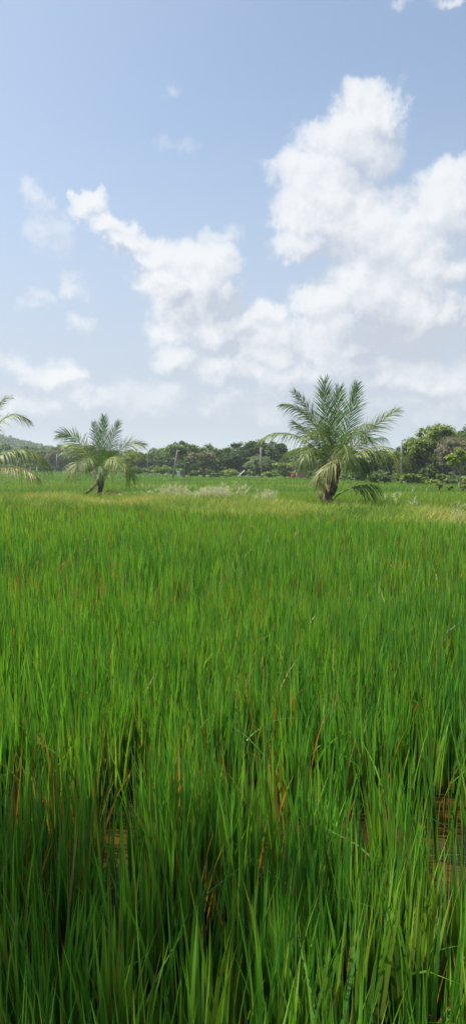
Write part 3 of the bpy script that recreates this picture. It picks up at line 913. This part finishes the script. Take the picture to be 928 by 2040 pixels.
def banana(label, px, base_y, top_y, Y, seed):
    r = np.random.default_rng(seed)
    b = at(px, base_y, Y); b[2] = float(zland(b[0], b[1])) - .03
    h = at(px, top_y, Y)[2] - b[2]
    root = empty('banana_plant', b, label, 'banana plant', 'banana plants at the far field edge')
    g = Geo(); tube(g, [b, b + np.array((0, 0, h * .3)), b + np.array((.05, 0, h * .6))], [.13, .10, .06], 8)
    g.build('stem', M_PALEBARK, root, b)
    for k in range(8):
        a = k * .85 + r.uniform(-.3, .3)
        d = np.array((math.cos(a), math.sin(a), 0)); s0 = b + np.array((0, 0, h * .55)); Lf = h * r.uniform(.5, .65)
        C = bez(s0, s0 + d * Lf * .4 + np.array((0, 0, Lf * .7)), s0 + d * Lf * .95 + np.array((0, 0, Lf * r.uniform(-.1, .6))), 8)[None]
        sd = np.cross(d, (0, 0, 1)); u = np.linspace(0, 1, 8)
        W = (sd[None] * (.26 * h * .35 * np.sin(np.pi * np.clip(u * .93 + .06, 0, 1)) ** .6)[:, None])[None]
        col = np.repeat(np.array([[(.09, .17, .03)]]), 8, 1) * r.uniform(.7, 1.3)
        gl = Geo(); strips(C, W, col, gl)
        gl.build('leaf', M_PALM, root, b)


banana('banana plant right of the propped pole under the palm frond', 50, 940, 922, 212, 11)
banana('banana plant left of the propped pole', 22, 940, 923, 212, 12)
banana('banana plant left of the leaning pole', 336, 949, 926, 146, 13)
banana('banana plant above the pale gate post', 357, 951, 930, 140, 14)
banana('banana plant right of the brick hut under the big palm', 632, 957, 936, 110, 15)

# ------------------------------------------------------------------ poles, posts and sheds
def pole(label, foot, head, Y, r0=.15, r1=.09):
    r0, r1 = r0 * .78, r1 * .78
    b = at(foot[0], foot[1], Y); z = float(zland(b[0], b[1])) - .1
    t = at(head[0], head[1], Y)
    b[2] = z
    root = empty('utility_pole', b, label, 'utility pole', 'concrete poles along the far field edge')
    g = Geo(); tube(g, [b, b * .5 + t * .5, t], [r0, (r0 + r1) / 2, r1], 8)
    g.build('shaft', M_CONC, root, b)
    g = Geo()
    tube(g, [t + np.array((-.05, 0, -.28)), t + np.array((.32, 0, -.28))], [.03, .03], 6)
    g.build('bracket', M_CONC, root, b)
    g = Geo()
    tube(g, [t + np.array((.29, 0, -.25)), t + np.array((.29, 0, -.17)), t + np.array((.29, 0, -.10))], [.05, .07, .03], 7)
    g.build('insulator', M_WHITE, root, b)


pole('tallest grey pole, right of the largest palm', (799, 967), (799, 880), 84, .17, .12)
pole('upright concrete pole in the middle, against the dome-shaped tree', (521, 953), (519, 891), 126, .22, .15)
pole('concrete pole leaning to the right', (344, 953), (354, 896), 124, .22, .15)
pole('thin straight pole right of the smaller palm', (294, 946), (295, 898), 160, .20, .13)
pole('far pole left of the smaller palm', (114, 940), (114, 905), 215, .26, .20)
b = at(42, 939, 212); b[2] = float(zland(b[0], b[1])) - .1
root = empty('utility_pole', b, 'short pole propped by a slanting strut at the far left', 'utility pole', 'concrete poles along the far field edge')
g = Geo(); tube(g, [b, at(42, 925, 212), at(41.5, 911, 212)], [.24, .2, .17], 8); g.build('shaft', M_CONC, root, b)
g = Geo(); q = at(28, 939, 212); q[2] = b[2]; tube(g, [q, at(41, 913, 212)], [.18, .16], 7); g.build('strut', M_CONC, root, b)

for px, by, ty, Y, lab in ((61, 940, 930, 208, 'pale post left of its twin by the far left bushes'), (74, 940, 931, 208, 'pale post right of its twin by the far left bushes'),
                           (493, 953, 945, 128, 'thin fence post under the dome-shaped tree, left one'), (501, 953, 947, 128, 'thicker fence post under the dome-shaped tree, right one'),
                           (513, 954, 946, 122, 'short weathered post just left of the middle concrete pole'), (331, 953, 943, 126, 'slanting stub post left of the leaning pole'),
                           (302, 952, 944, 140, 'thin fence post right of the thin straight pole'), (318, 952, 944, 138, 'thin fence post between the straight and leaning poles')):
    b = at(px, by, Y); b[2] = float(zland(b[0], b[1])) - .05
    t = at(px + (2 if 'slant' in lab else .3), ty, Y)
    k = .16 if Y > 180 else .11
    g = Geo(); tube(g, [b, b * .5 + t * .5 + np.array((.02, 0, 0)), t, t + np.array((0, 0, .05))], [k, k * .95, k * .85, k * .4], 7)
    tag(g.build('fence_post', M_WHITE if Y > 180 else M_CONC, None, b), lab, 'fence post', 'fence posts along the far field edge')

# two masonry gate pillars by the leaning pole
for px, by, ty, w, lab, mt in ((356, 953, 938, .55, 'pale masonry gate pillar right of the leaning pole', M_WHITE), (366, 953, 936, .42, 'brownish gate pillar, the right of the pair by the leaning pole', M_WOOD)):
    b = at(px, by, 124); b[2] = float(zland(b[0], b[1])) - .05
    h = at(px, ty, 124)[2] - b[2]
    g = Geo(); box(g, b, (w, w, h * .86), .1); box(g, b + np.array((0, 0, h * .86 + .003)), (w * 1.25, w * 1.25, h * .07), .1); box(g, b + np.array((0, 0, h * .93 + .006)), (w * .95, w * .95, h * .07), .1, top=.3)
    tag(g.build('gate_pillar', mt, None, b, smooth=False), lab, 'gate pillar', 'gate pillars by the leaning pole')

# brick hut, half hidden by bushes
m, N, L = new_mat('brick_wall')
out = N.new('ShaderNodeOutputMaterial'); p = N.new('ShaderNodeBsdfPrincipled'); p.inputs['Roughness'].default_value = .9
tc = N.new('ShaderNodeTexCoord'); br = N.new('ShaderNodeTexBrick'); mp = N.new('ShaderNodeMapping')
mp.inputs['Rotation'].default_value = (math.pi / 2, 0, 0)
br.inputs['Scale'].default_value = 2.2; br.inputs['Color1'].default_value = (.36, .16, .12, 1); br.inputs['Color2'].default_value = (.22, .12, .085, 1)
br.inputs['Mortar'].default_value = (.34, .28, .22, 1); br.inputs['Mortar Size'].default_value = .03
L.new(tc.outputs['Object'], mp.inputs[0]); L.new(mp.outputs[0], br.inputs['Vector']); L.new(br.outputs['Color'], p.inputs['Base Color'])
L.new(p.outputs[0], out.inputs['Surface'])
M_BRICK = m
hb = at(601, 956, 118); hb[2] = float(zland(hb[0], hb[1])) - .05
hut = empty('brick_hut', hb, 'small reddish brick hut half hidden left of the largest palm', 'hut')
hh = at(601, 938, 118)[2] - hb[2]
g = Geo(); box(g, hb, (1.9, 1.8, hh)); g.build('wall', M_BRICK, hut, hb, False)
g = Geo(); box(g, hb + np.array((0, 0, hh + .003)), (2.3, 2.2, .10)); g.build('roof', M_WOOD, hut, hb, False)
g = Geo(); box(g, hb + np.array((.55, -.925, .05)), (.5, .05, hh * .8)); g.build('door', M_WOOD, hut, hb, False)
db = at(583, 956, 117); db[2] = float(zland(db[0], db[1])) - .02
dh = at(583, 944, 117)[2] - db[2]
g = Geo(); tube(g, [db, db + np.array((0, 0, .03)), db + np.array((0, 0, dh * .33)), db + np.array((0, 0, dh * .35)), db + np.array((0, 0, dh * .66)), db + np.array((0, 0, dh * .68)), db + np.array((0, 0, dh))],
               [.30, .32, .31, .33, .33, .31, .32], 14)
tag(g.build('red_drum', M_RED, None, db), 'red drum standing left of the brick hut', 'drum')

# lean-to with a slanting tin sheet
lb = at(480, 952, 131); lb[2] = float(zland(lb[0], lb[1])) - .03
lt = empty('lean_to_shed', lb, 'tiny shed with a slanting grey tin roof under the dome-shaped tree', 'shed')
q0 = at(474, 949, 131); q1 = at(487, 937, 131)
g = Geo()
u = np.linspace(0, 1, 8); vv = np.linspace(-1.3, 1.3, 40)
pts = [q0 + (q1 - q0) * a + np.array((0, s, .035 * math.cos(s * 42))) for a in u for s in vv]
pts2 = [x + np.array((.02, 0, -.03)) for x in pts]
qd = [(i * 40 + j, i * 40 + j + 1, (i + 1) * 40 + j + 1, (i + 1) * 40 + j) for i in range(7) for j in range(39)]
g.add(pts, qd); g.add(pts2, [t[::-1] for t in qd])
g.build('roof', M_TIN, lt, lb)
for a, s in ((.95, -1.1), (.95, 1.1), (.12, -1.1), (.12, 1.1)):
    g = Geo(); e = q0 + (q1 - q0) * a + np.array((0, s, -.05)); tube(g, [np.array((e[0], e[1], lb[2])), e], [.05, .05], 6); g.build('post', M_WOOD, lt, lb)

# ------------------------------------------------------------------ air
bm_s = ((-1100, 1100), (-320, 1300), (-3.2, 40))
g = Geo()
v = [(x, y, z) for z in bm_s[2] for y in bm_s[1] for x in bm_s[0]]
g.add(v, [(0, 2, 3, 1), (4, 5, 7, 6), (0, 1, 5, 4), (1, 3, 7, 5), (3, 2, 6, 7), (2, 0, 4, 6)])
m, N, L = new_mat('air_haze')
out = N.new('ShaderNodeOutputMaterial'); pv = N.new('ShaderNodeVolumePrincipled')
pv.inputs['Color'].default_value = (.86, .93, 1, 1); pv.inputs['Density'].default_value = .00035; pv.inputs['Anisotropy'].default_value = .3
L.new(pv.outputs[0], out.inputs['Volume'])
tag(g.build('haze', m, smooth=False), 'thin bluish haze over the fields', 'haze', kind='stuff')

# ------------------------------------------------------------------ sun and sky
EL, AZ = math.radians(57), math.radians(-80)
sd = Vector((math.sin(AZ) * math.cos(EL), math.cos(AZ) * math.cos(EL), math.sin(EL)))
sun = bpy.data.objects.new('sun', bpy.data.lights.new('sun', 'SUN'))
sun.data.energy = 5.0; sun.data.angle = math.radians(.53); sun.data.color = (1, .955, .88)
sun.rotation_euler = sd.to_track_quat('Z', 'Y').to_euler()
COL.objects.link(sun)

W = bpy.data.worlds.new('World'); S.world = W; W.use_nodes = True
N, L = W.node_tree.nodes, W.node_tree.links
N.clear()
out = N.new('ShaderNodeOutputWorld'); bg = N.new('ShaderNodeBackground')
sky = N.new('ShaderNodeTexSky'); sky.sky_type = 'NISHITA'; sky.sun_disc = False
sky.sun_elevation = EL; sky.sun_rotation = AZ; sky.air_density = 1.0; sky.dust_density = 1.5; sky.ozone_density = 1.0
bg.inputs['Strength'].default_value = .1

BL = [  # cloud masses seen from the field: centre, radii (photo pixels turned into angles), thickness
    (735, 220, 70, 62, 1), (690, 275, 85, 70, 1), (615, 345, 75, 55, 1), (655, 400, 105, 85, 1), (745, 300, 55, 60, .7), (590, 425, 55, 62, .9),
    (730, 450, 105, 95, 1), (810, 490, 105, 80, 1), (895, 400, 75, 80, .9), (915, 345, 60, 42, .9), (600, 490, 60, 32, .7), (640, 605, 72, 42, 1),
    (740, 570, 110, 80, 1), (860, 545, 80, 60, 1), (670, 675, 100, 60, 1), (800, 640, 130, 75, 1), (890, 620, 60, 36, 1), (850, 740, 130, 50, .9),
    (920, 790, 90, 40, .5), (710, 730, 120, 40, .7), (700, 180, 30, 18, .4),
    (180, 408, 38, 22, .9), (222, 448, 40, 27, .9), (262, 482, 45, 30, 1), (320, 512, 65, 48, 1), (402, 522, 64, 52, 1), (330, 580, 66, 48, 1),
    (420, 590, 66, 58, 1), (350, 640, 70, 48, .9), (440, 650, 85, 45, .9), (512, 628, 48, 36, 1), (540, 690, 90, 52, 1), (365, 712, 60, 36, .7),
    (470, 735, 100, 34, .8), (590, 750, 120, 40, .8),
    (78, 380, 34, 26, .35), (152, 570, 36, 26, .40), (85, 602, 42, 16, .3), (95, 450, 40, 45, .28), (160, 645, 26, 20, .35), (425, 466, 45, 20, .4),
    (350, 296, 34, 10, .12), (340, 176, 14, 9, .10), (540, 338, 28, 20, .45), (905, 0, 44, 14, .45), (795, 8, 16, 11, .2),
    (110, 755, 58, 22, .85), (60, 742, 80, 22, .5), (165, 788, 80, 26, .5), (50, 805, 90, 26, .42), (290, 800, 150, 30, .28), (480, 800, 170, 30, .35), (850, 815, 130, 30, .4),
]

grp = bpy.data.node_groups.new('cloud_density', 'ShaderNodeTree')
grp.interface.new_socket('Vector', in_out='INPUT', socket_type='NodeSocketVector')
grp.interface.new_socket('Density', in_out='OUTPUT', socket_type='NodeSocketFloat')
gn, gl = grp.nodes, grp.links
gi, go = gn.new('NodeGroupInput'), gn.new('NodeGroupOutput')


def math_n(nodes, op, a=None, b=None, c=None, links=None, clamp=False):
    n = nodes.new('ShaderNodeMath'); n.operation = op; n.use_clamp = clamp
    for i, q in enumerate((a, b, c)):
        if q is None: continue
        if isinstance(q, (int, float)): n.inputs[i].default_value = q
        else: links.new(q, n.inputs[i])
    return n.outputs[0]


def noise2(scale, detail, rough, vec, nodes, links):
    n = nodes.new('ShaderNodeTexNoise'); n.noise_dimensions = '2D'
    n.inputs['Scale'].default_value = scale; n.inputs['Detail'].default_value = detail; n.inputs['Roughness'].default_value = rough
    links.new(vec, n.inputs['Vector'])
    return n


# ragged edges: shift the sampling point by two sizes of noise
wn = noise2(13, 6, .62, gi.outputs[0], gn, gl)
sub = gn.new('ShaderNodeVectorMath'); sub.operation = 'SUBTRACT'; sub.inputs[1].default_value = (.5, .5, .5)
gl.new(wn.outputs['Color'], sub.inputs[0])
mad = gn.new('ShaderNodeVectorMath'); mad.operation = 'MULTIPLY_ADD'; mad.inputs[1].default_value = (.095, .08, 0)
gl.new(sub.outputs[0], mad.inputs[0]); gl.new(gi.outputs[0], mad.inputs[2])
sep = gn.new('ShaderNodeVectorMath'); sep.operation = 'MULTIPLY'; sep.inputs[1].default_value = (1, 1, 0)
gl.new(mad.outputs[0], sep.inputs[0])
acc = None
for (px, py, rx, ry, w) in BL:
    a, e = azel(px, py)
    ra = abs(azel(px + rx, py)[0] - azel(px - rx, py)[0]) / 2 * 1.18
    re = abs(azel(px, py + ry)[1] - azel(px, py - ry)[1]) / 2 * 1.18
    s = gn.new('ShaderNodeVectorMath'); s.operation = 'MULTIPLY_ADD'
    s.inputs[1].default_value = (1 / ra, 1 / re, 0); s.inputs[2].default_value = (-a / ra, -e / re, 0)
    gl.new(sep.outputs[0], s.inputs[0])
    d = gn.new('ShaderNodeVectorMath'); d.operation = 'DOT_PRODUCT'
    gl.new(s.outputs[0], d.inputs[0]); gl.new(s.outputs[0], d.inputs[1])
    v_ = math_n(gn, 'MULTIPLY_ADD', d.outputs['Value'], -w, w, gl)
    acc = v_ if acc is None else math_n(gn, 'SMOOTH_MAX', acc, v_, .22, gl)
acc = math_n(gn, 'MAXIMUM', acc, -.6, None, gl)
fb = noise2(15, 12, .68, gi.outputs[0], gn, gl)
nz = math_n(gn, 'MULTIPLY_ADD', fb.outputs[0], 2.1, -1.08, gl)
den = math_n(gn, 'ADD', acc, nz, None, gl)
gl.new(den, go.inputs[0])
grp.interface.new_socket('Body', in_out='OUTPUT', socket_type='NodeSocketFloat')
gl.new(acc, go.inputs[1])

tc = N.new('ShaderNodeTexCoord')
sx = N.new('ShaderNodeSeparateXYZ'); L.new(tc.outputs['Generated'], sx.inputs[0])
az = math_n(N, 'ARCTAN2', sx.outputs[0], sx.outputs[1], None, L)
el = math_n(N, 'ARCSINE', sx.outputs[2], None, None, L)
pv_ = N.new('ShaderNodeCombineXYZ'); L.new(az, pv_.inputs[0]); L.new(el, pv_.inputs[1])


def density(dx, dy):
    a = N.new('ShaderNodeVectorMath'); a.operation = 'ADD'; a.inputs[1].default_value = (dx, dy, 0)
    L.new(pv_.outputs[0], a.inputs[0])
    n = N.new('ShaderNodeGroup'); n.node_tree = grp; L.new(a.outputs[0], n.inputs[0])
    return n.outputs[0], n.outputs[1]


D0, B0 = density(0, 0)
D1, B1 = density(-.008, .011)
D2, B2 = density(-.030, .050)


def smooth(v, a, b, c=0.0, d=1.0):
    n = N.new('ShaderNodeMapRange'); n.interpolation_type = 'SMOOTHSTEP'
    n.inputs['From Min'].default_value = a; n.inputs['From Max'].default_value = b
    n.inputs['To Min'].default_value = c; n.inputs['To Max'].default_value = d
    L.new(v, n.inputs['Value'])
    return n.outputs[0]


wn2 = noise2(20, 6, .6, pv_.outputs[0], N, L)
wa = N.new('ShaderNodeVectorMath'); wa.operation = 'MULTIPLY_ADD'; wa.inputs[1].default_value = (.05, .04, 0)
L.new(wn2.outputs['Color'], wa.inputs[0]); L.new(pv_.outputs[0], wa.inputs[2])
wb_ = N.new('ShaderNodeVectorMath'); wb_.operation = 'SUBTRACT'; wb_.inputs[1].default_value = (.025, .02, 0)
L.new(wa.outputs[0], wb_.inputs[0]); WV = wb_.outputs[0]
alpha = math_n(N, 'MULTIPLY', smooth(D0, -.42, .42, 0, .97), smooth(B0, -.50, .90), None, L)
fine = smooth(math_n(N, 'SUBTRACT', D0, D1, None, L), -.55, .45)
broad = smooth(math_n(N, 'SUBTRACT', B0, B2, None, L), -.55, .35)
lit = math_n(N, 'MULTIPLY_ADD', broad, .62, math_n(N, 'MULTIPLY', fine, .48, None, L), L)
# thick grey undersides of the larger clouds
for (px, py, rx, ry, w) in ((430, 612, 80, 38, .6), (800, 690, 130, 48, .7), (720, 640, 80, 48, .4), (560, 690, 100, 40, .35), (330, 610, 40, 40, .2),
                            (690, 320, 50, 60, .22), (880, 660, 60, 30, .3), (120, 785, 70, 16, .4), (650, 520, 50, 40, .2), (880, 480, 60, 30, .25)):
    a, e = azel(px, py)
    s = N.new('ShaderNodeVectorMath'); s.operation = 'MULTIPLY_ADD'
    s.inputs[1].default_value = (F / rx * .8, F / ry * .8, 0); s.inputs[2].default_value = (-a * F / rx * .8, -e * F / ry * .8, 0)
    L.new(WV, s.inputs[0])
    d = N.new('ShaderNodeVectorMath'); d.operation = 'LENGTH'; L.new(s.outputs[0], d.inputs[0])
    lit = math_n(N, 'SUBTRACT', lit, smooth(d.outputs['Value'], 1.25, 0, 0, w), None, L)
lit = math_n(N, 'MAXIMUM', lit, 0, None, L)


def mixrgb(f, a, b):
    n = N.new('ShaderNodeMix'); n.data_type = 'RGBA'
    for s, q in (('Factor', f), ('A', a), ('B', b)):
        if isinstance(q, tuple): n.inputs[s].default_value = (*q, 1)
        elif isinstance(q, (int, float)): n.inputs[s].default_value = q
        else: L.new(q, n.inputs[s])
    return n.outputs['Result']


cl = mixrgb(lit, (3.05, 3.32, 3.82), (4.85, 4.95, 5.12))
# humid air whitens the lower sky and the part towards the sun
hz = smooth(el, -.02, .52, .95, .16)
dt = N.new('ShaderNodeVectorMath'); dt.operation = 'DOT_PRODUCT'; dt.inputs[1].default_value = tuple(sd)
L.new(tc.outputs['Generated'], dt.inputs[0])
glow = smooth(dt.outputs['Value'], .45, .88, 0, .75)
dim = N.new('ShaderNodeVectorMath'); dim.operation = 'MULTIPLY'; dim.inputs[1].default_value = (1.06, 1.06, 1.00)
L.new(sky.outputs[0], dim.inputs[0])
skyc = mixrgb(glow, dim.outputs[0], (2.75, 3.32, 4.4))
skyc = mixrgb(hz, skyc, (3.0, 3.27, 3.95))
L.new(mixrgb(alpha, skyc, cl), bg.inputs['Color'])
L.new(bg.outputs[0], out.inputs['Surface'])

# ------------------------------------------------------------------ render settings
S.render.engine = 'CYCLES'
S.cycles.use_denoising = True
S.cycles.max_bounces = 6
S.cycles.diffuse_bounces = 3; S.cycles.glossy_bounces = 3; S.cycles.transmission_bounces = 4; S.cycles.volume_bounces = 1
S.cycles.transparent_max_bounces = 4
S.cycles.caustics_reflective = False; S.cycles.caustics_refractive = False
S.view_settings.view_transform = 'Standard'; S.view_settings.look = 'None'
S.view_settings.exposure = .9; S.view_settings.gamma = 1
